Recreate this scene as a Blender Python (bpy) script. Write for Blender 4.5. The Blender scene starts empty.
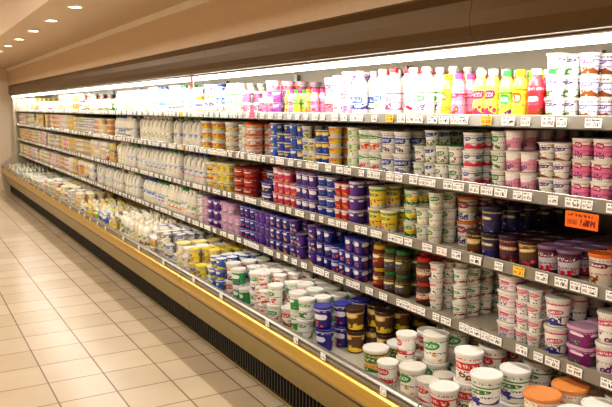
import bpy, math, random
import numpy as np
from mathutils import Vector
random.seed(41)
S = bpy.context.scene
try:
    S.view_settings.view_transform = 'Standard'
    S.view_settings.look = 'None'
    S.view_settings.exposure = 0.0
except Exception as e:
    print(e)
try:
    S.view_settings.look = 'Medium High Contrast'
except Exception as e:
    print(e)

def lin(h, a=1.0):
    h = h.lstrip('#')
    r = [int(h[i:i+2], 16)/255 for i in (0, 2, 4)]
    r = [c/12.92 if c <= 0.04045 else ((c+0.055)/1.055)**2.4 for c in r]
    return (r[0], r[1], r[2], a)

# ------------------------------------------------------------ materials
def base_mat(name, col, rough=0.5, metal=0.0, emit=None, es=0.0, bump=None, spec=0.5):
    m = bpy.data.materials.new(name); m.use_nodes = True
    nt = m.node_tree; b = nt.nodes['Principled BSDF']
    b.inputs['Roughness'].default_value = rough
    b.inputs['Metallic'].default_value = metal
    b.inputs['Specular IOR Level'].default_value = spec
    if emit:
        b.inputs['Emission Color'].default_value = lin(emit)
        b.inputs['Emission Strength'].default_value = es
    tc = nt.nodes.new('ShaderNodeTexCoord'); n = nt.nodes.new('ShaderNodeTexNoise')
    n.inputs['Scale'].default_value = bump[0] if bump else 6.0
    n.inputs['Detail'].default_value = 4
    nt.links.new(tc.outputs['Object'], n.inputs['Vector'])
    mix = nt.nodes.new('ShaderNodeMix'); mix.data_type = 'RGBA'
    c = lin(col)
    mix.inputs[6].default_value = (c[0]*0.9, c[1]*0.9, c[2]*0.9, 1)
    mix.inputs[7].default_value = (min(1, c[0]*1.06), min(1, c[1]*1.06), min(1, c[2]*1.06), 1)
    nt.links.new(n.outputs['Fac'], mix.inputs[0])
    nt.links.new(mix.outputs[2], b.inputs['Base Color'])
    if bump:
        bp = nt.nodes.new('ShaderNodeBump'); bp.inputs['Strength'].default_value = bump[1]
        bp.inputs['Distance'].default_value = 0.003
        nt.links.new(n.outputs['Fac'], bp.inputs['Height']); nt.links.new(bp.outputs[0], b.inputs['Normal'])
    return m

M_wall = base_mat('painted_wall', '#e2d0b8', 0.7, bump=(60, .1))
M_bulk = base_mat('bulkhead_paint', '#d0b698', 0.6, bump=(40, .1))
M_ceil = base_mat('ceiling_paint', '#c8af8f', 0.8, bump=(60, .1))
M_canopy = base_mat('bronze_canopy', '#57411f', 0.36, 0.45)
M_brass = base_mat('brass_bumper', '#c8a858', 0.30, 0.7)
M_olive = base_mat('olive_panel', '#94844e', 0.28, 0.6)
M_plum = base_mat('plum_strip', '#4a2a2a', 0.4)
M_black = base_mat('black_vent', '#14120f', 0.5)
M_kick = base_mat('kick_plate', '#322e26', 0.5)
M_shelf = base_mat('shelf_enamel', '#b8b2a3', 0.35, 0.0)
M_lip = base_mat('price_rail', '#8f8b81', 0.25, 0.4)
M_dark = base_mat('dark_joint', '#35302a', 0.6)
M_inner = base_mat('case_liner', '#b4a890', 0.45)
M_tube = base_mat('light_tube', '#ffffff', 0.4, emit='#fffcf4', es=12.0)
M_spot = base_mat('spot_glow', '#ffffff', 0.4, emit='#fff0d8', es=12.0)
M_panel = base_mat('panel_glow', '#ffffff', 0.4, emit='#fff6e8', es=1.6)
M_trimring = base_mat('spot_ring', '#e8dfce', 0.4)

def floor_mat():
    m = bpy.data.materials.new('floor_tiles'); m.use_nodes = True
    nt = m.node_tree; b = nt.nodes['Principled BSDF']
    tc = nt.nodes.new('ShaderNodeTexCoord')
    br = nt.nodes.new('ShaderNodeTexBrick'); br.offset = 0; br.squash = 1
    br.inputs['Scale'].default_value = 1
    br.inputs['Brick Width'].default_value = 0.32; br.inputs['Row Height'].default_value = 0.32
    br.inputs['Mortar Size'].default_value = 0.0045; br.inputs['Mortar Smooth'].default_value = 0.2
    br.inputs['Color1'].default_value = lin('#dccbb2'); br.inputs['Color2'].default_value = lin('#d2c0a4')
    br.inputs['Mortar'].default_value = lin('#84705a')
    nt.links.new(tc.outputs['Object'], br.inputs['Vector'])
    n = nt.nodes.new('ShaderNodeTexNoise'); n.inputs['Scale'].default_value = 3; n.inputs['Detail'].default_value = 6
    nt.links.new(tc.outputs['Object'], n.inputs['Vector'])
    mx = nt.nodes.new('ShaderNodeMix'); mx.data_type = 'RGBA'; mx.blend_type = 'MULTIPLY'; mx.inputs[0].default_value = 0.25
    nt.links.new(br.outputs['Color'], mx.inputs[6]); nt.links.new(n.outputs['Fac'], mx.inputs[7])
    nt.links.new(mx.outputs[2], b.inputs['Base Color'])
    b.inputs['Roughness'].default_value = 0.27
    bp = nt.nodes.new('ShaderNodeBump'); bp.inputs['Strength'].default_value = .4; bp.inputs['Distance'].default_value = .002
    bp.invert = True
    nt.links.new(br.outputs['Fac'], bp.inputs['Height']); nt.links.new(bp.outputs[0], b.inputs['Normal'])
    return m
M_floor = floor_mat()

def print_mat(name='printed_packaging', rough=0.28):
    m = bpy.data.materials.new(name); m.use_nodes = True
    nt = m.node_tree; L = nt.links.new; N = nt.nodes.new
    b = nt.nodes['Principled BSDF']; b.inputs['Roughness'].default_value = rough
    def A(nm):
        a = N('ShaderNodeAttribute'); a.attribute_name = nm; return a
    def M(op, *ins):
        n = N('ShaderNodeMath'); n.operation = op
        for i, v in enumerate(ins):
            if isinstance(v, (int, float)): n.inputs[i].default_value = v
            else: L(v, n.inputs[i])
        return n.outputs[0]
    def MIX(f, c1, c2):
        n = N('ShaderNodeMix'); n.data_type = 'RGBA'; L(f, n.inputs[0])
        for i, c in ((6, c1), (7, c2)):
            if isinstance(c, tuple): n.inputs[i].default_value = c
            else: L(c, n.inputs[i])
        return n.outputs[2]
    body, label, accent, fruit = A('body'), A('label'), A('accent'), A('fruit')
    uv = N('ShaderNodeUVMap'); uv.uv_map = 'UVMap'
    sp = N('ShaderNodeSeparateXYZ'); L(uv.outputs[0], sp.inputs[0])
    u = M('FRACT', sp.outputs[0]); v = sp.outputs[1]
    seed = body.outputs['Alpha']
    def H(k): return M('FRACT', M('MULTIPLY', seed, k))
    printed = M('GREATER_THAN', v, 0.0)
    b0 = M('MULTIPLY', H(3.7), 0.25)
    b1 = M('ADD', 0.68, M('MULTIPLY', H(5.3), 0.3))
    band = M('MULTIPLY', M('MULTIPLY', M('GREATER_THAN', v, b0), M('LESS_THAN', v, b1)), printed)
    sw = M('ADD', M('ADD', 0.12, M('MULTIPLY', H(23.0), .2)), M('MULTIPLY', M('SINE', M('MULTIPLY', M('ADD', u, seed), 6.283)), 0.08))
    swoosh = M('MULTIPLY', M('LESS_THAN', v, sw), band)
    pw = M('ADD', .22, M('MULTIPLY', H(13.7), .20)); phh = M('ADD', .07, M('MULTIPLY', H(17.3), .10))
    pc = M('ADD', 0.58, M('MULTIPLY', H(9.1), 0.2))
    tilt = M('MULTIPLY', M('SUBTRACT', H(29.0), .3), .25)
    du0 = M('SUBTRACT', u, 0.5)
    du = M('DIVIDE', du0, pw); dv = M('DIVIDE', M('SUBTRACT', M('SUBTRACT', v, pc), M('MULTIPLY', du0, tilt)), phh)
    plate = M('MULTIPLY', M('LESS_THAN', M('ADD', M('POWER', M('ABSOLUTE', du), M('ADD', 2.0, M('MULTIPLY', H(7.1), 6.0))), M('MULTIPLY', dv, dv)), 1.0), printed)
    cv = N('ShaderNodeCombineXYZ'); L(M('MULTIPLY', u, 38.0), cv.inputs[0]); L(M('MULTIPLY', v, 12.0), cv.inputs[1]); L(M('MULTIPLY', seed, 31.0), cv.inputs[2])
    nz = N('ShaderNodeTexNoise'); nz.inputs['Scale'].default_value = 1.0; nz.inputs['Detail'].default_value = 0
    L(cv.outputs[0], nz.inputs['Vector'])
    txt = M('GREATER_THAN', nz.outputs['Fac'], 0.52)
    ptx = M('MULTIPLY', M('MULTIPLY', txt, plate), M('LESS_THAN', M('ABSOLUTE', dv), 0.5))
    ptx = M('MULTIPLY', ptx, M('LESS_THAN', M('ABSOLUTE', du), 0.78))
    small = M('MULTIPLY', M('MULTIPLY', M('GREATER_THAN', nz.outputs['Fac'], 0.54), M('LESS_THAN', M('ABSOLUTE', M('SUBTRACT', v, 0.42)), 0.03)), printed)
    small2 = M('MULTIPLY', M('MULTIPLY', M('LESS_THAN', nz.outputs['Fac'], 0.45), M('LESS_THAN', M('ABSOLUTE', M('SUBTRACT', v, 0.90)), 0.035)), printed)
    cf = N('ShaderNodeCombineXYZ'); L(M('MULTIPLY', u, 5.0), cf.inputs[0]); L(M('MULTIPLY', v, 5.0), cf.inputs[1]); L(M('MULTIPLY', seed, 17.0), cf.inputs[2])
    vo = N('ShaderNodeTexVoronoi'); vo.voronoi_dimensions = '3D'; vo.inputs['Scale'].default_value = 1.0
    vo.inputs['Randomness'].default_value = 0.8
    L(cf.outputs[0], vo.inputs['Vector'])
    fr = M('MULTIPLY', M('MULTIPLY', M('LESS_THAN', vo.outputs['Distance'], 0.48), M('LESS_THAN', v, 0.38)), M('GREATER_THAN', v, 0.06))
    off = M('MULTIPLY', M('SUBTRACT', H(19.0), .5), .3)
    fr = M('MULTIPLY', fr, M('LESS_THAN', M('ABSOLUTE', M('ADD', du0, off)), 0.28))
    leaf = M('MULTIPLY', fr, M('LESS_THAN', vo.outputs['Distance'], 0.2))
    c = MIX(band, body.outputs['Color'], label.outputs['Color'])
    c = MIX(M('MULTIPLY', swoosh, M('GREATER_THAN', H(7.9), .5)), c, fruit.outputs['Color'])
    stripe = M('MULTIPLY', M('MULTIPLY', M('LESS_THAN', M('ABSOLUTE', M('SUBTRACT', v, b1)), .025), printed), M('GREATER_THAN', H(37.0), .45))
    c = MIX(stripe, c, accent.outputs['Color'])
    c = MIX(plate, c, accent.outputs['Color'])
    c = MIX(ptx, c, (0.85, 0.84, 0.8, 1))
    c = MIX(small, c, (0.07, 0.07, 0.12, 1))
    c = MIX(small2, c, accent.outputs['Color'])
    c = MIX(fr, c, fruit.outputs['Color'])
    c = MIX(leaf, c, (.75, .62, .35, 1))
    L(c, b.inputs['Base Color'])
    return m
M_print = print_mat()

def tag_mat():
    m = bpy.data.materials.new('printed_card'); m.use_nodes = True
    nt = m.node_tree; L = nt.links.new; N = nt.nodes.new
    b = nt.nodes['Principled BSDF']; b.inputs['Roughness'].default_value = .45
    def M(op, *ins):
        n = N('ShaderNodeMath'); n.operation = op
        for i, v in enumerate(ins):
            if isinstance(v, (int, float)): n.inputs[i].default_value = v
            else: L(v, n.inputs[i])
        return n.outputs[0]
    a = N('ShaderNodeAttribute'); a.attribute_name = 'body'
    k = N('ShaderNodeAttribute'); k.attribute_name = 'accent'
    uv = N('ShaderNodeUVMap'); uv.uv_map = 'UVMap'; sp = N('ShaderNodeSeparateXYZ'); L(uv.outputs[0], sp.inputs[0])
    u, v = sp.outputs[0], sp.outputs[1]
    cv = N('ShaderNodeCombineXYZ'); L(M('MULTIPLY', u, 18.0), cv.inputs[0]); L(M('MULTIPLY', v, 3.0), cv.inputs[1]); L(M('MULTIPLY', a.outputs['Alpha'], 40.0), cv.inputs[2])
    nz = N('ShaderNodeTexNoise'); nz.inputs['Scale'].default_value = 1; nz.inputs['Detail'].default_value = 0; L(cv.outputs[0], nz.inputs['Vector'])
    t = M('GREATER_THAN', nz.outputs['Fac'], .5)
    def rng(x, lo, hi): return M('MULTIPLY', M('GREATER_THAN', x, lo), M('LESS_THAN', x, hi))
    big = M('MULTIPLY', M('MULTIPLY', rng(u, .48, .92), rng(v, .18, .58)), t)
    line = M('MULTIPLY', M('MULTIPLY', rng(u, .08, .9), rng(v, .72, .86)), t)
    bar = M('MULTIPLY', M('MULTIPLY', rng(u, .08, .38), rng(v, .2, .5)), M('GREATER_THAN', M('SINE', M('MULTIPLY', u, 150.0)), 0.0))
    f = M('MINIMUM', M('ADD', M('ADD', big, line), bar), 1.0)
    mx = N('ShaderNodeMix'); mx.data_type = 'RGBA'; L(f, mx.inputs[0]); L(a.outputs['Color'], mx.inputs[6]); L(k.outputs['Color'], mx.inputs[7])
    L(mx.outputs[2], b.inputs['Base Color'])
    return m
M_card = tag_mat()

# ------------------------------------------------------------ templates
class T:
    def __init__(s): s.v = []; s.f = []; s.uv = []; s.part = []
    def add(s, vs, fs, uvs, parts):
        o = len(s.v); s.v += vs
        for f, u, p in zip(fs, uvs, parts):
            s.f.append([i+o for i in f]); s.uv.append(u); s.part.append(p)
    def freeze(s):
        s.V = np.array(s.v, dtype=np.float64)
        s.lv = np.concatenate([np.array(f) for f in s.f]); s.lt = np.array([len(f) for f in s.f])
        s.U = np.concatenate([np.array(u) for u in s.uv]); s.P = np.array(s.part)
        s.h = s.V[:, 2].max()
        s.rx = np.abs(s.V[:, 0]).max(); s.ry = np.abs(s.V[:, 1]).max()
        return s

def lathe(profile, seg=16, exp=2.0, rep=3, t=None, cx=0, cy=0):
    t = t or T()
    off = math.pi/4 if seg == 4 else 0
    ang = [off + 2*math.pi*k/seg for k in range(seg)]
    def pt(rx, ry, z, a):
        c, s = math.cos(a), math.sin(a)
        k = math.sqrt(2) if seg == 4 else (abs(c)**exp+abs(s)**exp)**(-1/exp)
        return (cx+rx*c*k, cy+ry*s*k, z)
    zs = [p[2] for i, p in enumerate(profile) if i and p[3] == 0] + [profile[i-1][2] for i, p in enumerate(profile) if i and p[3] == 0]
    z0, z1 = (min(zs), max(zs)) if zs else (0, 1)
    ph = .5-.5*rep
    for i in range(1, len(profile)):
        a, b = profile[i-1], profile[i]
        vs = [pt(a[0], a[1], a[2], g) for g in ang] + [pt(b[0], b[1], b[2], g) for g in ang]
        fs, us, ps = [], [], []
        for k in range(seg):
            k2 = (k+1) % seg
            fs.append([k, k2, seg+k2, seg+k])
            u0 = (off/(2*math.pi)+k/seg)*rep+ph; u1 = u0+rep/seg
            if b[3] == 0:
                va = .01+.98*(a[2]-z0)/(z1-z0); vb = .01+.98*(b[2]-z0)/(z1-z0)
            else: va = vb = -1
            us.append([(u0, va), (u1, va), (u1, vb), (u0, vb)]); ps.append(b[3])
        t.add(vs, fs, us, ps)
    e = profile[-1]
    t.add([pt(e[0], e[1], e[2], g) for g in ang], [list(range(seg))], [[(0, -1)]*seg], [e[3] if e[3] else 1])
    e = profile[0]
    t.add([pt(e[0], e[1], e[2], g) for g in ang], [list(range(seg))[::-1]], [[(0, -1)]*seg], [2])
    return t

def tube(t, path, r, seg=6, part=2):
    rings = []
    for i, p in enumerate(path):
        d = Vector(path[min(i+1, len(path)-1)])-Vector(path[max(i-1, 0)]); d.normalize()
        s = Vector((1, 0, 0)) if abs(d.x) < .9 else Vector((0, 0, 1))
        n = d.cross(s).normalized(); m = d.cross(n)
        rings.append([tuple(Vector(p)+n*r*math.cos(2*math.pi*k/seg)+m*r*math.sin(2*math.pi*k/seg)) for k in range(seg)])
    vs = [v for r_ in rings for v in r_]; fs = []
    for i in range(len(path)-1):
        for k in range(seg):
            k2 = (k+1) % seg; fs.append([i*seg+k, i*seg+k2, (i+1)*seg+k2, (i+1)*seg+k])
    t.add(vs, fs, [[(0, -1)]*4]*len(fs), [part]*len(fs))

def R(lst): return [(r, r, z, p) for r, z, p in lst]
def mk(name, s):
    if name == 'cup':
        t = lathe(R([(.024, 0, 2), (.026, .003, 2), (.0325, .068, 0), (.036, .069, 2), (.036, .072, 2), (.0365, .0725, 1), (.0365, .0738, 1), (.033, .074, 1), (.032, .0735, 1)]), s, rep=2)
    elif name == 'cupwide':
        t = lathe(R([(.030, 0, 2), (.032, .003, 2), (.033, .012, 2), (.035, .014, 0), (.039, .048, 0), (.042, .049, 2), (.0425, .052, 1), (.0425, .054, 1), (.040, .055, 1)]), s, rep=2)
    elif name == 'cup500':
        t = lathe(R([(.034, 0, 2), (.036, .003, 2), (.0425, .092, 0), (.0435, .093, 2), (.0455, .094, 1), (.046, .102, 1), (.0445, .105, 1), (.041, .105, 1), (.040, .103, 1)]), s, rep=2)
    elif name == 'tub1k':
        t = lathe(R([(.046, 0, 2), (.048, .004, 2), (.054, .105, 0), (.0555, .106, 2), (.058, .107, 1), (.0585, .117, 1), (.0565, .121, 1), (.052, .121, 1), (.0505, .118, 1)]), s, rep=2)
    elif name == 'sqtub':
        t = lathe(R([(.040, 0, 2), (.042, .003, 2), (.047, .056, 0), (.050, .057, 1), (.0505, .066, 1), (.049, .068, 1), (.044, .068, 1), (.043, .066, 1)]), max(s, 12), exp=5, rep=4)
    elif name == 'sqcup':
        t = lathe([(.030, .030, 0, 2), (.032, .032, .003, 2), (.036, .036, .066, 0), (.037, .037, .067, 2), (.038, .038, .068, 1), (.038, .038, .072, 1), (.034, .034, .073, 1)], max(s, 12), exp=4, rep=4)
    elif name == 'multipack':   # 2x2 cups joined by one foil sheet
        t = T()
        for a in (-.034, .034):
            for b in (-.034, .034):
                lathe(R([(.023, 0, 2), (.025, .003, 2), (.032, .060, 0), (.033, .062, 2)]), max(8, s-4), rep=2, t=t, cx=a, cy=b)
        lathe([(.066, .066, .062, 1), (.068, .068, .063, 1), (.068, .068, .065, 1), (.064, .064, .066, 1)], 16, exp=8, t=t)
    elif name == 'oval':
        t = lathe([(.040, .052, 0, 2), (.042, .054, .003, 2), (.046, .060, .050, 0), (.049, .063, .051, 1), (.0495, .0635, .059, 1), (.047, .061, .061, 1), (.043, .057, .061, 1), (.042, .056, .060, 1)], max(s, 12), exp=3, rep=2)
    elif name == 'drink':
        t = lathe(R([(.023, 0, 2), (.027, .006, 2), (.0275, .05, 0), (.0245, .066, 0), (.0245, .078, 0), (.0275, .092, 0), (.0265, .112, 0), (.020, .132, 2), (.014, .142, 2), (.013, .147, 2), (.0165, .148, 1), (.0165, .165, 1), (.015, .167, 1)]), s, rep=2)
    elif name == 'bottle':
        t = lathe(R([(.034, 0, 2), (.038, .006, 2), (.038, .030, 2), (.038, .115, 0), (.037, .15, 2), (.031, .168, 2), (.020, .184, 2), (.0165, .192, 2), (.0165, .197, 2), (.020, .198, 1), (.020, .214, 1), (.018, .217, 1)]), s, rep=2)
    elif name == 'jug':
        t = lathe(R([(.050, 0, 2), (.055, .008, 2), (.055, .045, 2), (.0535, .047, 0), (.0535, .105, 0), (.055, .107, 2), (.053, .140, 2), (.042, .170, 2), (.025, .194, 2), (.018, .202, 2), (.018, .206, 2), (.0215, .207, 1), (.0215, .222, 1), (.019, .225, 1)]), max(s, 12), exp=4, rep=4)
        tube(t, [(-.020, -.01, .195), (-.040, -.01, .192), (-.054, -.01, .178), (-.0575, -.01, .150), (-.056, -.01, .128), (-.050, -.01, .118)], .0085)
    elif name == 'carton':
        t = lathe([(.035, .035, 0, 2), (.035, .035, .150, 0), (.035, .006, .185, 2), (.035, .002, .186, 2), (.035, .002, .202, 1)], 4, rep=4)
        lathe([(.011, .011, .160, 1), (.011, .011, .176, 1), (.009, .009, .178, 1)], 8, t=t, cy=-.018)
    elif name == 'brick':
        t = lathe([(.017, .050, 0, 2), (.020, .052, .004, 2), (.020, .052, .086, 0), (.017, .050, .091, 2), (.002, .050, .094, 1), (.002, .050, .102, 1)], max(s, 12), exp=6, rep=2)
    elif name == 'pouch':
        t = lathe([(.024, .046, 0, 2), (.027, .052, .012, 2), (.025, .054, .06, 0), (.012, .055, .112, 0), (.0025, .055, .124, 1), (.0015, .055, .136, 1)], max(s, 12), exp=3, rep=2)
    elif name == 'jar':
        t = lathe(R([(.034, 0, 2), (.037, .004, 2), (.037, .020, 2), (.0375, .021, 0), (.0375, .068, 0), (.037, .069, 2), (.036, .078, 2), (.030, .086, 2), (.032, .087, 1), (.0335, .088, 1), (.0335, .103, 1), (.031, .105, 1)]), s, rep=2)
    return t.freeze()
TPL = {}
def tpl(n, y):
    s = 18 if y < 4 else (12 if y < 7.5 else 8)
    if (n, s) not in TPL: TPL[(n, s)] = mk(n, s)
    return TPL[(n, s)]

class Batch:
    def __init__(s): s.v=[]; s.lv=[]; s.lt=[]; s.uv=[]; s.c=[[],[],[],[]]; s.n=0
    def put(s, t, x, y, z, var, rot=0, seed=0.5, sc=1.0, tone=1.0, tilt=0.0):
        c, sn = math.cos(rot), math.sin(rot)
        V = t.V*sc
        P = np.stack([V[:,0]*c-V[:,1]*sn, V[:,0]*sn+V[:,1]*c, V[:,2]], 1)
        if tilt:
            a = random.uniform(0, 6.28); ca, sa = math.cos(tilt), math.sin(tilt)
            d = P[:,0]*math.cos(a)+P[:,1]*math.sin(a)
            nd = d*ca+P[:,2]*sa; nz = -d*sa+P[:,2]*ca
            P = np.stack([P[:,0]+(nd-d)*math.cos(a), P[:,1]+(nd-d)*math.sin(a), nz-nz.min()], 1)
        P = P+np.array([x, y, z])
        s.v.append(P); s.lv.append(t.lv+s.n); s.n += len(P); s.lt.append(t.lt); s.uv.append(t.U)
        tab = np.array([var['body'], var['lid'], var['base'], var['food']])
        bc = tab[t.P].copy(); bc[:, :3] *= tone; bc[:,3] = seed
        s.c[0].append(bc)
        n = len(t.P)
        for i, k in ((1,'label'),(2,'accent'),(3,'fruit')):
            s.c[i].append(np.tile(np.array(var[k]), (n,1)))
    def build(s, name, mat):
        me = bpy.data.meshes.new(name)
        v = np.concatenate(s.v); lv = np.concatenate(s.lv); lt = np.concatenate(s.lt); uv = np.concatenate(s.uv)
        me.vertices.add(len(v)); me.vertices.foreach_set('co', v.ravel().astype(np.float32))
        me.loops.add(len(lv)); me.loops.foreach_set('vertex_index', lv.astype(np.int32))
        ls = np.concatenate([[0], np.cumsum(lt)[:-1]])
        me.polygons.add(len(lt)); me.polygons.foreach_set('loop_start', ls.astype(np.int32))
        try: me.polygons.foreach_set('loop_total', lt.astype(np.int32))
        except Exception: pass
        me.update(calc_edges=True)
        ul = me.uv_layers.new(name='UVMap'); ul.uv.foreach_set('vector', uv.ravel().astype(np.float32))
        for nm, arr in zip(('body','label','accent','fruit'), s.c):
            a = me.attributes.new(nm, 'FLOAT_COLOR', 'FACE')
            a.data.foreach_set('color', np.concatenate(arr).ravel().astype(np.float32))
        me.polygons.foreach_set('use_smooth', (lt == 4))
        me.materials.append(mat)
        o = bpy.data.objects.new(name, me); S.collection.objects.link(o)
        return o

def V(label, accent, fruit, lid=None, body='#eeece4', base=None, food='#e8e0d0'):
    lid = lid or body; base = base or body
    return dict(body=lin(body), label=lin(label), accent=lin(accent), fruit=lin(fruit), lid=lin(lid), base=lin(base), food=lin(food))
W='#f0eee6'
FR=[lin(c) for c in ('#c81e3c','#d84a20','#e8a020','#7a2a8a','#2f7a3a','#d83a70','#3a3a90','#e8d040','#8a4a20')]

def fill(name, kind, x0, z, y0, y1, variants, H=.228, depth=.50, group=(2,4), gap=.004, miss=.12, jit=.005, sc=1.0, mix=False, maxl=9, drop_front=0.0, tiltp=0.0):
    b = Batch(); y = y0; vi = random.randrange(len(variants)); g = 0
    kinds = kind if isinstance(kind, list) else [kind]
    while True:
        if g <= 0:
            if len(variants) > 1: vi = (vi+random.randint(1, len(variants)-1)) % len(variants)
            g = random.randint(*group); seed = random.random(); frc = random.choice(FR)
            k = random.choice(kinds); s2 = sc*(random.uniform(.90, 1.0) if len(kinds) > 1 else 1)
            t = tpl(k, y); layers = max(1, min(maxl, int((H+.0005)/(t.h*s2))))
            if k == 'multipack': g = 1
        t = tpl(k, y); py = 2*t.ry*s2+gap; px = 2*t.rx*s2+gap
        if y+py > y1:
            if k == 'multipack' and y+.08 < y1: kinds = [q for q in kinds if q != 'multipack'] or ['cup']; g = 0; continue
            break
        g -= 1; tone = random.uniform(.84, 1.0)
        lv_col = layers - (1 if random.random() < miss and layers > 1 else 0)
        q = random.random(); first = 1 if q < .12 else (2 if q < .14 else 0)
        rows = int(depth/px)
        back = random.uniform(0, jit*2)
        for r in range(min(first, rows-1), rows):
            lv = lv_col
            if r == first and layers > 1 and random.random() < drop_front: lv = max(1, lv-1)
            sx = x0+px/2+r*px+back
            for l in range(lv):
                v = variants[vi] if not mix else random.choice(variants)
                v = dict(v, fruit=frc)
                rnd = random.uniform(-.5,.5) if k in('cup','cupwide','cup500','tub1k','drink','bottle','jar') else random.uniform(-.03,.03)
                tl = random.uniform(.03,.08) if (l == lv-1 and lv <= lv_col and random.random() < tiltp) else 0
                b.put(t, sx+random.uniform(0, jit)*.7, y+py/2+random.uniform(-1,1)*min(jit*.5, gap*.9), z+.0008+l*t.h*s2, v, rot=rnd, seed=seed if not mix else random.random(), sc=s2, tone=tone, tilt=tl)
        y += py + (random.uniform(.004, .02) if g <= 0 and random.random() < .35 else 0)
    if b.n: b.build(name, M_print)

# ------------------------------------------------------------ generic mesh helpers
import bmesh
def obj_from(name, verts, faces, mat, parent=None, smooth=False):
    me = bpy.data.meshes.new(name); me.from_pydata(verts, [], faces); me.update()
    me.materials.append(mat)
    o = bpy.data.objects.new(name, me); S.collection.objects.link(o)
    if parent: o.parent = parent
    if smooth:
        for p in me.polygons: p.use_smooth = True
    return o
def prisms(name, profs, mat, parent=None):
    vs, fs = [], []
    for pr, y0, y1 in profs:
        o = len(vs); n = len(pr)
        vs += [(x, y0, z) for x, z in pr]+[(x, y1, z) for x, z in pr]
        for i in range(n):
            j = (i+1) % n; fs.append((o+i, o+j, o+n+j, o+n+i))
        fs.append(tuple(o+i for i in range(n))[::-1]); fs.append(tuple(o+n+i for i in range(n)))
    ob = obj_from(name, vs, fs, mat, parent)
    bm = bmesh.new(); bm.from_mesh(ob.data); bmesh.ops.recalc_face_normals(bm, faces=bm.faces); bm.to_mesh(ob.data); bm.free()
    return ob
def boxp(x0, x1, z0, z1): return [(x0, z0), (x1, z0), (x1, z1), (x0, z1)]
Y0, Y1 = -0.6, 14.2

# ------------------------------------------------------------ room
prisms('floor', [(boxp(-3.4, 2.7, -.1, 0), -3, 14.9)], M_floor)
prisms('wall_back', [(boxp(-3.4, 2.7, 0, 3.1), 14.75, 14.9)], M_wall)
prisms('wall_front', [(boxp(-3.4, 2.7, 0, 3.1), -3.1, -3.0)], M_wall)
prisms('wall_left', [(boxp(-3.5, -3.4, 0, 3.1), -3.0, 14.75)], M_wall)
prisms('wall_right', [(boxp(2.62, 2.75, 0, 3.1), -3, 14.75)], M_wall)
prisms('ceiling', [(boxp(-3.4, .95, 3.0, 3.1), -3, 14.75)], M_ceil)
prisms('trim_1', [([(.95, 2.35), (1.82, 2.35), (1.82, 2.03), (2.0, 2.03), (2.0, 3.1), (.95, 3.1)], -3, 14.75)], M_bulk)
prisms('trim_2', [(boxp(1.805, 1.82, 2.30, 2.35), -3, 14.75)], M_trimring)
prisms('baseboard_back', [(boxp(-3.4, 1.5, 0, .10), 14.735, 14.75)], M_trimring)

vs=[]; fs=[]; vs2=[]; fs2=[]
k0=5.5-0.95*6
for i in range(16):
    y = k0+i*.95; n=20; cx=1.17
    o=len(vs)
    for k in range(n):
        a=2*math.pi*k/n; vs.append((cx+.045*math.cos(a), y+.045*math.sin(a), 2.345))
    fs.append(tuple(range(o,o+n))[::-1])
    o=len(vs2)
    for rr,zz in ((.045,2.349),(.047,2.341),(.062,2.341),(.066,2.349)):
        for k in range(n):
            a=2*math.pi*k/n; vs2.append((cx+rr*math.cos(a), y+rr*math.sin(a), zz))
    for r in range(3):
        for k in range(n):
            k2=(k+1)%n; fs2.append((o+r*n+k,o+r*n+k2,o+(r+1)*n+k2,o+(r+1)*n+k))
E = bpy.data.objects.new('recessed_downlights', None); S.collection.objects.link(E)
obj_from('lamp_discs', vs, fs, M_spot, E); obj_from('trim_rings', vs2, fs2, M_trimring, E)

pan = bpy.data.objects.new('ceiling_light_panels', None); S.collection.objects.link(pan)
pf=[]; pg=[]
for y in (-1.0, 2.2, 5.4, 8.6, 11.8):
    pf.append((boxp(-1.35, -.65, 2.965, 3.0), y-.65, y+.65)); pg.append((boxp(-1.3, -.7, 2.960, 2.9649), y-.6, y+.6))
prisms('frames', pf, M_trimring, pan); prisms('diffusers', pg, M_panel, pan)

# ------------------------------------------------------------ display case
C = bpy.data.objects.new('refrigerated_display_case', None); S.collection.objects.link(C)
secs=[]; y=Y0; SL=1.25
while y < Y1-.01: secs.append((y, min(y+SL, Y1))); y += SL
big=[(secs[i][0], secs[min(i+1,len(secs)-1)][1]) for i in range(0,len(secs),2)]
j=.0025
prisms('kick_plate', [(boxp(1.73, 1.80, 0, .30), Y0, Y1)], M_kick, C)
prisms('vent_recess', [(boxp(1.70, 1.73, .03, .20), Y0, Y1)], M_black, C)
ribs=[]; y=Y0
while y < Y1:
    ribs.append((boxp(1.685, 1.70, .045, .185), y, y+.012)); y += .035
prisms('vent_ribs', ribs, M_kick, C)
prisms('vent_frame', [(boxp(1.68,1.73,.19,.205),Y0,Y1),(boxp(1.68,1.73,.025,.04),Y0,Y1)], M_olive, C)
prisms('lower_panel', [([(1.70,.205),(1.615,.225),(1.585,.36),(1.80,.36),(1.80,.205)], a+j, b-j) for a,b in big], M_olive, C)
prisms('plum_strip', [([(1.580,.362),(1.575,.385),(1.80,.385),(1.80,.362)], Y0, Y1)], M_plum, C)
pr=[]
for k in range(13):
    a=math.pi*(-.5+k/12); pr.append((1.572-.035*math.cos(a), .437+.052*math.sin(a)))
pr += [(1.60,.489),(1.60,.385)]
prisms('bumper', [(pr, a+j, b-j) for a,b in big], M_brass, C)
prisms('top_rail', [([(1.560,.490),(1.555,.522),(1.562,.530),(1.582,.530),(1.598,.490)], a+j, b-j) for a,b in big], M_lip, C)
prisms('rail_lines', [(boxp(1.5545,1.558,.510,.513),Y0,Y1)], M_dark, C)
DZ=.455
prisms('deck', [(boxp(1.60, 2.46, .36, DZ), Y0, Y1)], M_shelf, C)
prisms('back_panel', [(boxp(2.46, 2.50, .2, 2.0), Y0, Y1)], M_inner, C)
ups=[]
for a,b in secs: ups += [(boxp(2.435,2.458,DZ,1.83),a-.02,a+.02)]
prisms('uprights', ups, M_lip, C)
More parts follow.
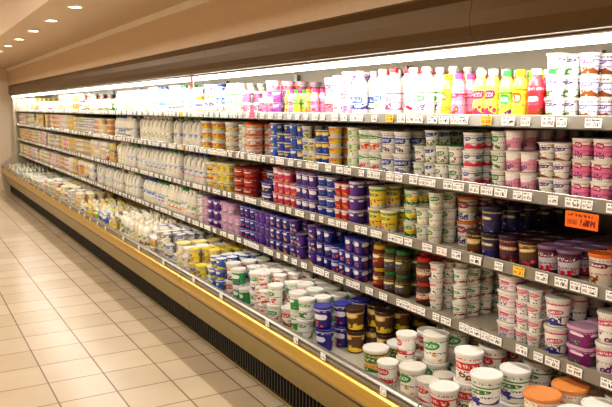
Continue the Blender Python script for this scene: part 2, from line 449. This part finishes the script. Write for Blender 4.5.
SH=[1.557,1.302,1.033,.754]; XF=1.85
bd=[]; lp=[]; br=[]; dk=[]
for z in SH:
    for a,b in secs:
        bd.append((boxp(XF+.012, 2.43, z-.018, z), a+j, b-j))
        lp.append(([(XF-.004,z-.024),(XF-.001,z-.026),(XF+.011,z-.026),(XF+.011,z+.018),(XF+.006,z+.020),(XF+.004,z+.018)], a+j, b-j))
        br.append(([(2.43,z-.06),(2.43,z-.020),(2.38,z-.020),(2.38,z-.022)], a+.006, a+.010))
    dk.append((boxp(XF-.0055,XF-.0045,z-.026,z-.0225),Y0,Y1))
prisms('shelf_boards', bd, M_shelf, C); prisms('shelf_lips', lp, M_lip, C); prisms('shelf_brackets', br, M_shelf, C); prisms('lip_joints', dk, M_dark, C)
cp=[(1.80,1.826),(1.775,1.832),(1.757,1.852),(1.750,1.885),(1.750,1.93),(1.758,1.975),(1.775,2.012),(1.79,2.02),(2.50,2.02),(2.50,1.99),(2.43,1.94),(2.30,1.89),(1.90,1.868),(1.86,1.842),(1.85,1.830)]
prisms('canopy', [(cp, a+j*.4, b-j*.4) for a,b in big], M_canopy, C)
prisms('canopy_liner', [([(1.862,1.840),(1.902,1.864),(2.30,1.886),(2.43,1.935),(2.43,1.929),(2.30,1.880),(1.904,1.858),(1.866,1.835)],Y0,Y1)], M_inner, C)
gr=[]
for k in range(10):
    x=1.93+k*.045; zz=1.862+(x-1.93)*.025/.4-.006
    gr.append((boxp(x,x+.018,zz-.010,zz),Y0,Y1))
prisms('air_grille', gr, M_lip, C)
prisms('light_housing', [([(1.800,1.8255),(1.797,1.818),(1.803,1.8215),(1.85,1.8215),(1.85,1.8255)],Y0,Y1)], M_shelf, C)
tv=[];tf=[]
for a,b in secs:
    o=len(tv); n=10
    for yy in (a+.006,b-.006):
        for k in range(n):
            g=2*math.pi*k/n; tv.append((1.822+.014*math.cos(g), yy, 1.805+.014*math.sin(g)))
    for k in range(n): tf.append((o+k,o+(k+1)%n,o+n+(k+1)%n,o+n+k))
obj_from('light_tubes', tv, tf, M_tube, C, True)
prof=[(1.60,.0),(1.55,.3),(1.55,.54),(1.80,.76),(1.82,1.80),(1.75,1.85),(1.75,2.015),(2.5,2.015),(2.5,0)]
prisms('end_panels', [(prof, Y0-.04, Y0-.001),(prof, Y1+.001, Y1+.04)], M_inner, C)

tag=Batch()
def boxT(rx, ry, h):
    t=T()
    vs=[(-rx,-ry,0),(-rx,ry,0),(-rx,ry,h),(-rx,-ry,h),(rx,-ry,0),(rx,ry,0),(rx,ry,h),(rx,-ry,h)]
    t.add(vs,[[1,0,3,2]],[[(0,.01),(1,.01),(1,.99),(0,.99)]],[0])
    t.add(vs,[[4,5,6,7],[0,4,7,3],[5,1,2,6],[3,7,6,2],[0,1,5,4]],[[(0,-1)]*4]*5,[2]*5)
    return t.freeze()
tts=[boxT(.0012,.020,.030),boxT(.0012,.026,.032),boxT(.0012,.030,.030)]
for z in SH:
    y=0.0
    while y<14.0:
        r=random.random(); tt=random.choice(tts); y += tt.ry
        v = V(W,'#303034','#222222',body='#fbfaf6') if r<.88 else (V(W,'#c82020','#111111',body='#f2d24a') if r<.92 else V(W,'#c0202a','#c02030',body='#fbfaf6'))
        tag.put(tt, XF-.0055, y, z-.018, v, seed=random.random()); y += tt.ry+random.choice((.004,.01,.03,.05,.07))
y=0.0
while y<14:
    tag.put(tts[0], 1.5475, y, .494, V(W,'#303034','#222222',body='#fbfaf6'), seed=random.random()); y += random.choice((.25,.3,.45,.6))
tag.build('shelf_price_labels', M_card)
pb=Batch()
pb.put(boxT(.0015,.062,.052), XF-.0125, 1.46, 1.222, V('#f07a28','#8a1a10','#8a1a10',body='#f2761e'), seed=.31)
pb.put(boxT(.0022,.012,.004), XF-.0086, 1.46, 1.268, V('#e8e0d0','#e8e0d0','#e8e0d0'), seed=.3)
pb.build('promo_sign', M_card)
pb=Batch(); pb.put(boxT(.0015,.028,.085), XF-.010, 3.87, 1.535, V('#e86a98','#c02860','#f4e0e8',body='#e878a0'), seed=.62); pb.build('shelf_talker', M_card)
pb=Batch(); pb.put(boxT(.0015,.03,.09), 1.790, 4.75, 1.733, V('#f0a8b8','#c02840','#f4e0e8',body='#f0b0bc'), seed=.12); pb.build('hanging_promo_tag', M_card)

# ------------------------------------------------------------ products
P=lambda *a,**k: V(*a,**k)
mixyog=[P('#e87fa8','#b01858','#c81e3c'),P(W,'#5a2a8c','#8a2a7a'),P('#cfe08c','#2f8a3a','#d8b020'),P(W,'#1f4fa8','#e05a20'),P('#f6d98a','#e07a18','#e89a20'),P('#d9b8e0','#7a2a92','#5a2a92'),P(W,'#c81e3c','#d02848',lid='#e8c8d0'),P('#f0f0e8','#2f8a3a','#c81e3c'),P('#e8a0b8','#f4f0f0','#c81e3c',lid='#e8a0b8'),P(W,'#c81e3c','#c81e3c'),P(W,'#a02a70','#c81e3c',lid='#f0e4ea')]
whpurp=[P(W,'#5a2a8c','#c0285a'),P(W,'#2a4ea8','#7a3aa0'),P(W,'#c82a3c','#d84a60'),P('#e8e0f0','#6a3aa0','#3a6ac0'),P(W,'#3a2a80','#3a6ac0',lid='#d8d0e4')]
greenw=[P(W,'#2f9a48','#7ac050'),P('#d8e8c0','#1f7a3a','#c8d040'),P(W,'#2a70b8','#60b040'),P('#90c070','#f0f4e8','#c82030'),P(W,'#2f8a48','#7ac050',lid='#4a9a58')]
blueyel=[P('#2a52b0','#f0d030','#e84a30',body='#3058b8',lid=W),P('#f0e0a0','#2248a0','#e8a020',lid=W),P(W,'#1f4fa8','#f0b020'),P('#3a6ac8','#f0f0f0','#d02840',body='#3a6ac8',lid=W),P('#f0d040','#c82030','#e8a020')]
pinkor=[P('#f08ab0','#e0301c','#f0a020',lid='#f0c8d8'),P('#f0a860','#d04018','#e8d040',lid='#f4e8d0'),P('#9a5ab8','#f0f0f0','#d8386a',body='#9a5ab8',lid='#e8d8f0'),P('#f4d060','#c8204a','#e86a20')]
deep=[P('#2c2a88','#e8e8f4','#8a3ab0',body='#2c2a88',lid='#3a3a9c'),P('#51308f','#f0e8f8','#c84a9a',body='#51308f',lid='#5a3a9a'),P('#243a98','#d8c8f0','#e05030',body='#243a98',lid='#3048a8'),P('#6a3aa8','#2a2a80','#e05030',body='#5a3098',lid='#b0a0d0')]
bluered=[P('#3048a8','#e8e8f4','#d02840',body='#3048a8',lid='#d8d8e8'),P('#d04870','#f4f0f4','#f0c030',body='#d04870',lid='#f0d8e0'),P('#e08030','#2a3a98','#f4e0a0',body='#e89040',lid='#f0e0c8'),P('#5a3a9a','#f4f0f4','#e06a9a',body='#5a3a9a',lid='#d8c8e8'),P(W,'#3048a8','#e06a9a'),P('#c03040','#f0e0d0','#e06a9a',lid='#c84050')]
orangeg=[P('#f0a030','#d8401c','#f4d040',lid='#e87a20'),P('#f4d850','#2f8a3a','#e87a20',lid='#f0e8d0'),P('#5aa048','#f4f0e0','#f0d040',lid='#4a9040'),P(W,'#e0681c','#c8301c',lid='#e8701c'),P(W,'#3a9040','#c8301c'),P('#e8e0d0','#a02a60','#c8301c',lid='#e08030')]
dark=[P('#5a2a4a','#caa050','#8a2040',body='#4a2238',lid='#38182c'),P('#35305a','#b8a868','#6a4a8a',body='#2c2a4a',lid='#26243e'),P('#6a4a2a','#e0c070','#a04020',body='#5a3a22',lid='#432c1c'),P('#c8c0c8','#6a2a5a','#a04020',body='#4a2238',lid='#8a6a90')]
jars=[P('#5a5a2a','#d8c880','#8a8a30',body='#4a4424',lid='#2f6a3a',base='#4a3a20'),P('#8a3a20','#f0d890','#c05028',body='#6a3020',lid='#c8a030',base='#6a2c1c'),P('#3a5a3a','#f0e8c0','#a0a840',body='#3a4a2c',lid='#d8d0c0',base='#3a4626'),P('#d8d0b0','#7a2a20','#a0a840',body='#4a3426',lid='#c02a28',base='#4a3426')]
cream=[P('#f0e2b8','#e0b030','#d89020',body='#f2e8cc'),P('#f4ecd0','#2f8a3a','#e0c040',body='#f4eedc'),P('#f4f0e4','#b03028','#e0b050'),P('#e8cf7a','#2a4ea0','#d8a020',body='#ecd88c')]
milk=[P('#dfe8f0','#2a5ab0','#5a8ad0',lid='#2a4ea8',body='#f0eee2'),P('#f4f0e0','#2f8a48','#6ab060',lid='#f0ede0',body='#f2eedf'),P('#f0f0e8','#3a6ac0','#8ab0e0',lid='#2f8a48',body='#f0eee2')]
milkr=[P('#f4e0e8','#e03a6a','#f08aa8',lid='#d8303c',body='#f2eee6'),P('#f4f4f0','#3a6ac0','#f0a0b0',lid='#e4e2dc',body='#f2f0e8'),P('#e8a0b8','#c82858','#f0a0b0',lid='#c02838',body='#f2f0e8'),P('#f2f4f6','#3a8ac8','#80c0e0',lid='#e8e8e8',body='#f0f0ea'),P('#f2f4f0','#3a9a48','#80c0e0',lid='#f0f0ea',body='#f0f0ea')]
yel=[P('#f4d840','#e07018','#e8a020',lid='#e8c820',body='#f2d84a'),P('#f2dc58','#c82060','#d83050',lid='#f0ecd8',body='#f2de60')]
drinks=yel+[P('#f090b8','#c82060','#d83050',lid='#e04888',body='#f4a8c4'),P('#e83a48','#f8f0f0','#f4c040',lid='#f4f0ec',body='#e04450'),P('#b8d850','#3a9a48','#f0e040',lid='#3a9a48',body='#c0e068'),P('#f0a040','#f8f0e0','#f0e040',lid='#f07820',body='#f0a848'),P('#c89ad8','#6a2a98','#8a40a8',lid='#7a3aa0',body='#d0b0e0')]
bigt=[P(W,'#3a9a48','#e0483a',lid='#e4e0d4'),P(W,'#c82a3c','#e06040',lid='#ece9df'),P('#f4e8d0','#e07a20','#e8a030',lid='#e0904c'),P(W,'#2f8a3a','#d02a48',lid='#f2f0e8'),P('#f0f0ea','#c8285a','#8a2a6a',lid='#eeeae0'),P('#f0e8e0','#d03a28','#8a2a6a',lid='#d8d0c4'),P(W,'#d8302c','#8a2a6a',lid='#f0ece4'),P('#e8b060','#2f7a3a','#8a2a6a',lid='#f0ece4')]
purp=[P('#8a2a78','#f4e0f0','#d85a9a',body='#8a2a78',lid='#d8b0d0'),P('#5a2a78','#f4f0f8','#a04ab0',body='#5a2a78',lid='#e0d8e8'),P('#e0b8d8','#8a2a78','#a04ab0',lid='#c8a0c8')]
redgw=[P(W,'#d02838','#3a9a48',lid=W),P(W,'#2f9a50','#d02838',lid='#f4f2ea'),P('#f4f0ec','#c82050','#48a050',lid='#e8e4dc'),P('#3a9a58','#f4f4f0','#d02838',lid=W),P('#d83848','#f4f0f0','#d02838',lid='#f0d0d0')]
yelblue=[P('#f0d850','#2a58b0','#e07020',lid='#f0d850'),P('#3a6ac0','#f4f0e0','#f0c030',lid='#e8ecf4',body='#3a6ac0'),P(W,'#c8a020','#3a6ac0',lid='#f4e8a0'),P('#90c060','#f0f0e0','#3a6ac0',lid='#f0f0e0')]
packs=[P(W,'#d04878','#c83050',lid=W),P(W,'#7a4aa0','#c83050',lid='#ebe6ea'),P('#f0d8e0','#c02858','#b83060',lid='#f0eae8'),P(W,'#c83040','#c04080',lid='#f0ece4')]
far=cream+[P('#d8e0b8','#3a8a48','#e0c040'),P('#f0c8b8','#c84a3a','#e09060'),P(W,'#3a60b0','#e0b040'),P('#e0a050','#8a2a20','#e0b040',lid='#f0e0c0')]
OL=[P('#f4e8d8','#e0601c','#f0a030',lid='#f07828'),P('#e8d8c8','#7a2a5a','#b04070',lid='#f08030')]
SM=['cup','cup','sqcup','cupwide','cup500','multipack']
SN=['cup','cup','sqcup','cupwide','cup500']

X=XF+.018
z=SH[0]
fill('yogurt_pots','cup500',X,z,.1,1.54,whpurp,group=(1,2),miss=.1)
fill('yogurt_pots','cup',X,z,1.54,1.70,whpurp,group=(1,1),miss=0)
fill('drinking_yogurt_bottles','drink',X,z,1.70,1.77,drinks[3:4],group=(1,1),sc=1.05,maxl=1)
fill('drinking_yogurt_bottles','drink',X,z,1.77,1.90,drinks[4:6]+yel[:1],group=(1,1),sc=1.05,maxl=1)
fill('drinking_yogurt_bottles','drink',X,z,1.90,2.09,yel,group=(1,2),sc=1.1,maxl=1)
fill('drinking_yogurt_bottles','drink',X,z,2.09,2.22,drinks[2:3]+yel[:1],group=(1,1),sc=1.05,maxl=1)
fill('cultured_milk_bottles','bottle',X,z,2.22,2.52,milkr[3:]+milkr[1:2],group=(1,2),sc=.98)
fill('cultured_milk_bottles','bottle',X,z,2.52,2.86,milkr[:3],group=(1,1))
fill('dessert_pots',SN,X,z,2.86,3.2,mixyog+pinkor,group=(1,1))
fill('drinking_yogurt_bottles','drink',X,z,3.2,3.55,drinks,group=(1,1),sc=.85,maxl=1)
fill('dessert_pots',SM,X,z,3.55,4.15,pinkor+mixyog[:3],group=(1,2),maxl=2)
fill('cream_cartons','carton',X,z,4.15,4.6,milk)
fill('dessert_pots',['cup500','sqtub'],X,z,4.6,5.0,blueyel+whpurp,group=(1,2))
fill('milk_bottles','bottle',X,z,5.0,6.2,milk,group=(3,5))
fill('cream_cartons','carton',X,z,6.2,7.2,cream)
fill('cheese_pouches','pouch',X,z,7.2,8.6,cream+pinkor[3:])
fill('yogurt_pots','cup500',X,z,8.6,10.2,far)
fill('cheese_pouches','pouch',X,z,10.2,12.2,far)
fill('cream_cartons','carton',X,z,12.2,14.1,cream)
z=SH[1]
fill('fruit_yogurt_pots',SM,X,z,.1,2.0,mixyog+whpurp[:3],group=(1,2),miss=.3)
fill('fruit_yogurt_pots',SN,X,z,2.0,2.45,greenw+mixyog[2:4],group=(1,2),miss=.3)
fill('yogurt_pots',['cup500','cup500','sqcup'],X,z,2.45,3.0,greenw+whpurp[:2],group=(1,2))
fill('yogurt_pots',SM,X,z,3.0,3.75,blueyel+mixyog[3:5],group=(1,2))
fill('cottage_cheese_tubs',['cup500','sqtub'],X,z,3.75,4.3,blueyel[1:3]+orangeg[3:],group=(1,2))
fill('butter_tubs','sqtub',X,z,4.3,4.9,blueyel+cream[:2],group=(1,3))
fill('milk_jugs','jug',X,z,4.9,6.5,milk,group=(4,8))
fill('milk_bottles','bottle',X,z,6.5,7.3,milk)
fill('margarine_tubs','oval',X,z,7.3,9.3,far,group=(1,3))
fill('butter_tubs','sqtub',X,z,9.3,11.5,far,group=(1,3))
fill('cheese_packs','brick',X,z,11.5,14.1,far)
z=SH[2]
fill('pudding_tubs','cup500',X,z,.1,1.30,dark+OL,group=(1,2))
fill('pudding_tubs','cup500',X,z,1.30,1.52,OL+dark[3:],group=(1,2),maxl=1)
fill('pudding_tubs',['cup500','cup500','cupwide'],X,z,1.52,2.12,dark+purp[1:2],miss=.6,group=(1,2))
fill('dessert_pots',SN,X,z,2.12,2.80,orangeg,H=.235,group=(1,2),miss=.25)
fill('dessert_pots',['cup','sqcup','cupwide','multipack'],X,z,2.80,3.75,bluered,H=.235,group=(1,3))
fill('spread_tubs','oval',X,z,3.75,4.35,[jars[2],deep[0],P('#a02a30','#f0e0c0','#d8a030',body='#a02a30')],group=(1,2))
fill('margarine_tubs',['cup500','sqtub'],X,z,4.35,4.8,cream[3:]+orangeg[1:2],group=(1,2))
fill('milk_jugs','jug',X,z,4.8,7.3,milk,group=(4,8))
fill('cream_cartons','carton',X,z,7.3,8.4,cream)
fill('margarine_tubs','oval',X,z,8.4,11.2,far,group=(1,3))
fill('cheese_packs','brick',X,z,11.2,14.1,far)
z=SH[3]
fill('berry_dessert_tubs',['cup500','cup500','sqtub'],X,z,.1,1.66,purp+purp[:2]+packs[:1],H=.24,group=(1,2),miss=.3)
fill('quark_packs',['sqtub','multipack'],X,z,1.66,2.05,packs,group=(1,1),miss=.2,sc=.88,H=.24)
fill('yogurt_pots',['cup','sqcup'],X,z,2.05,2.27,redgw,group=(1,1))
fill('olive_jars','jar',X,z,2.27,2.75,jars,group=(1,2))
fill('dessert_pots',['cup','cup','sqcup'],X,z,2.75,4.2,deep,H=.24,group=(2,4))
fill('butter_tubs','sqtub',X,z,4.2,5.0,deep[1:2]+bluered[3:]+purp,group=(1,3))
fill('milk_bottles','bottle',X,z,5.0,6.4,milk)
fill('milk_jugs','jug',X,z,6.4,8.2,milk)
fill('cream_cartons','carton',X,z,8.2,9.6,far)
fill('margarine_tubs','oval',X,z,9.6,14.1,far,group=(1,3))
z=DZ; X=1.612; D=dict(depth=.74, gap=.010, jit=.018, tiltp=.35)
fill('large_yogurt_tubs',['tub1k','cup500'],X,z,.1,1.15,purp+bigt[:4],H=.245,group=(1,2),**D)
fill('large_yogurt_tubs',['tub1k','tub1k','tub1k','cup500'],X,z,1.15,1.85,bigt,H=.257,group=(1,1),miss=.25,sc=1.05,**D)
fill('large_yogurt_tubs',['tub1k','cup500','cup500'],X,z,1.85,2.5,bigt+purp[:1],H=.245,group=(1,1),miss=.25,drop_front=.3,**D)
fill('large_dessert_tubs','cup500',X,z,2.5,2.90,dark[1:3]+deep[:1],H=.225,miss=.1,group=(1,2),sc=1.02,**D)
fill('large_yogurt_tubs',['cup500','cup500','cup'],X,z,2.90,3.95,redgw,H=.235,group=(1,2),drop_front=.3,sc=1.06,**D)
fill('yogurt_pots',['cup500','cup','sqtub'],X,z,3.95,4.9,yelblue+redgw[:2],H=.215,group=(1,2),drop_front=.3,**D)
fill('yogurt_pots',['cup','sqcup'],X,z,4.9,5.5,whpurp+blueyel,H=.228,group=(1,2),drop_front=.3,**D)
fill('milk_bottles','bottle',X,z,5.5,6.3,cream[:2]+milk[1:2],**D)
fill('cheese_pouches','pouch',X,z,6.3,8.0,cream+yelblue,mix=True,maxl=1,**D)
fill('margarine_tubs','oval',X,z,8.0,10.2,far,drop_front=.5,group=(1,2),**D)
fill('cheese_packs','brick',X,z,10.2,12.2,far+greenw,mix=True,maxl=1,**D)
fill('cheese_pouches','pouch',X,z,12.2,14.1,greenw+cream,mix=True,maxl=1,**D)

# ------------------------------------------------------------ lights
def area(name, loc, rot, sx, sy, e, col=(1,.95,.87)):
    l=bpy.data.lights.new(name,'AREA'); l.shape='RECTANGLE'; l.size=sx; l.size_y=sy; l.energy=e; l.color=col
    o=bpy.data.objects.new(name,l); o.location=loc; o.rotation_euler=rot; S.collection.objects.link(o); return o
area('canopy_lamp',(1.80,(Y0+Y1)/2,1.785),(0,-math.radians(20),0),.02,Y1-Y0-.1,52,(1,.98,.94))
for i,y in enumerate((-1.0,2.2,5.4,8.6,11.8)):
    area('ceiling_lamp',(-1.0,y,2.95),(0,0,0),.6,1.2,(46,54,58,62,62)[i])
w=bpy.data.worlds.new('World'); S.world=w; w.use_nodes=True
w.node_tree.nodes['Background'].inputs[0].default_value=(1,.93,.85,1); w.node_tree.nodes['Background'].inputs[1].default_value=.3

cam=bpy.data.cameras.new('camera'); co=bpy.data.objects.new('camera',cam); S.collection.objects.link(co)
cam.sensor_width=36; cam.lens=700/612*36; co.location=(0,0,1.6)
co.rotation_euler=(math.radians(90-7.77),0,math.radians(-29.8))
cam.clip_start=.05
cam.dof.use_dof=True; cam.dof.focus_distance=2.8; cam.dof.aperture_fstop=8
S.camera=co
print('polys', sum(len(o.data.polygons) for o in S.objects if o.type=='MESH'))
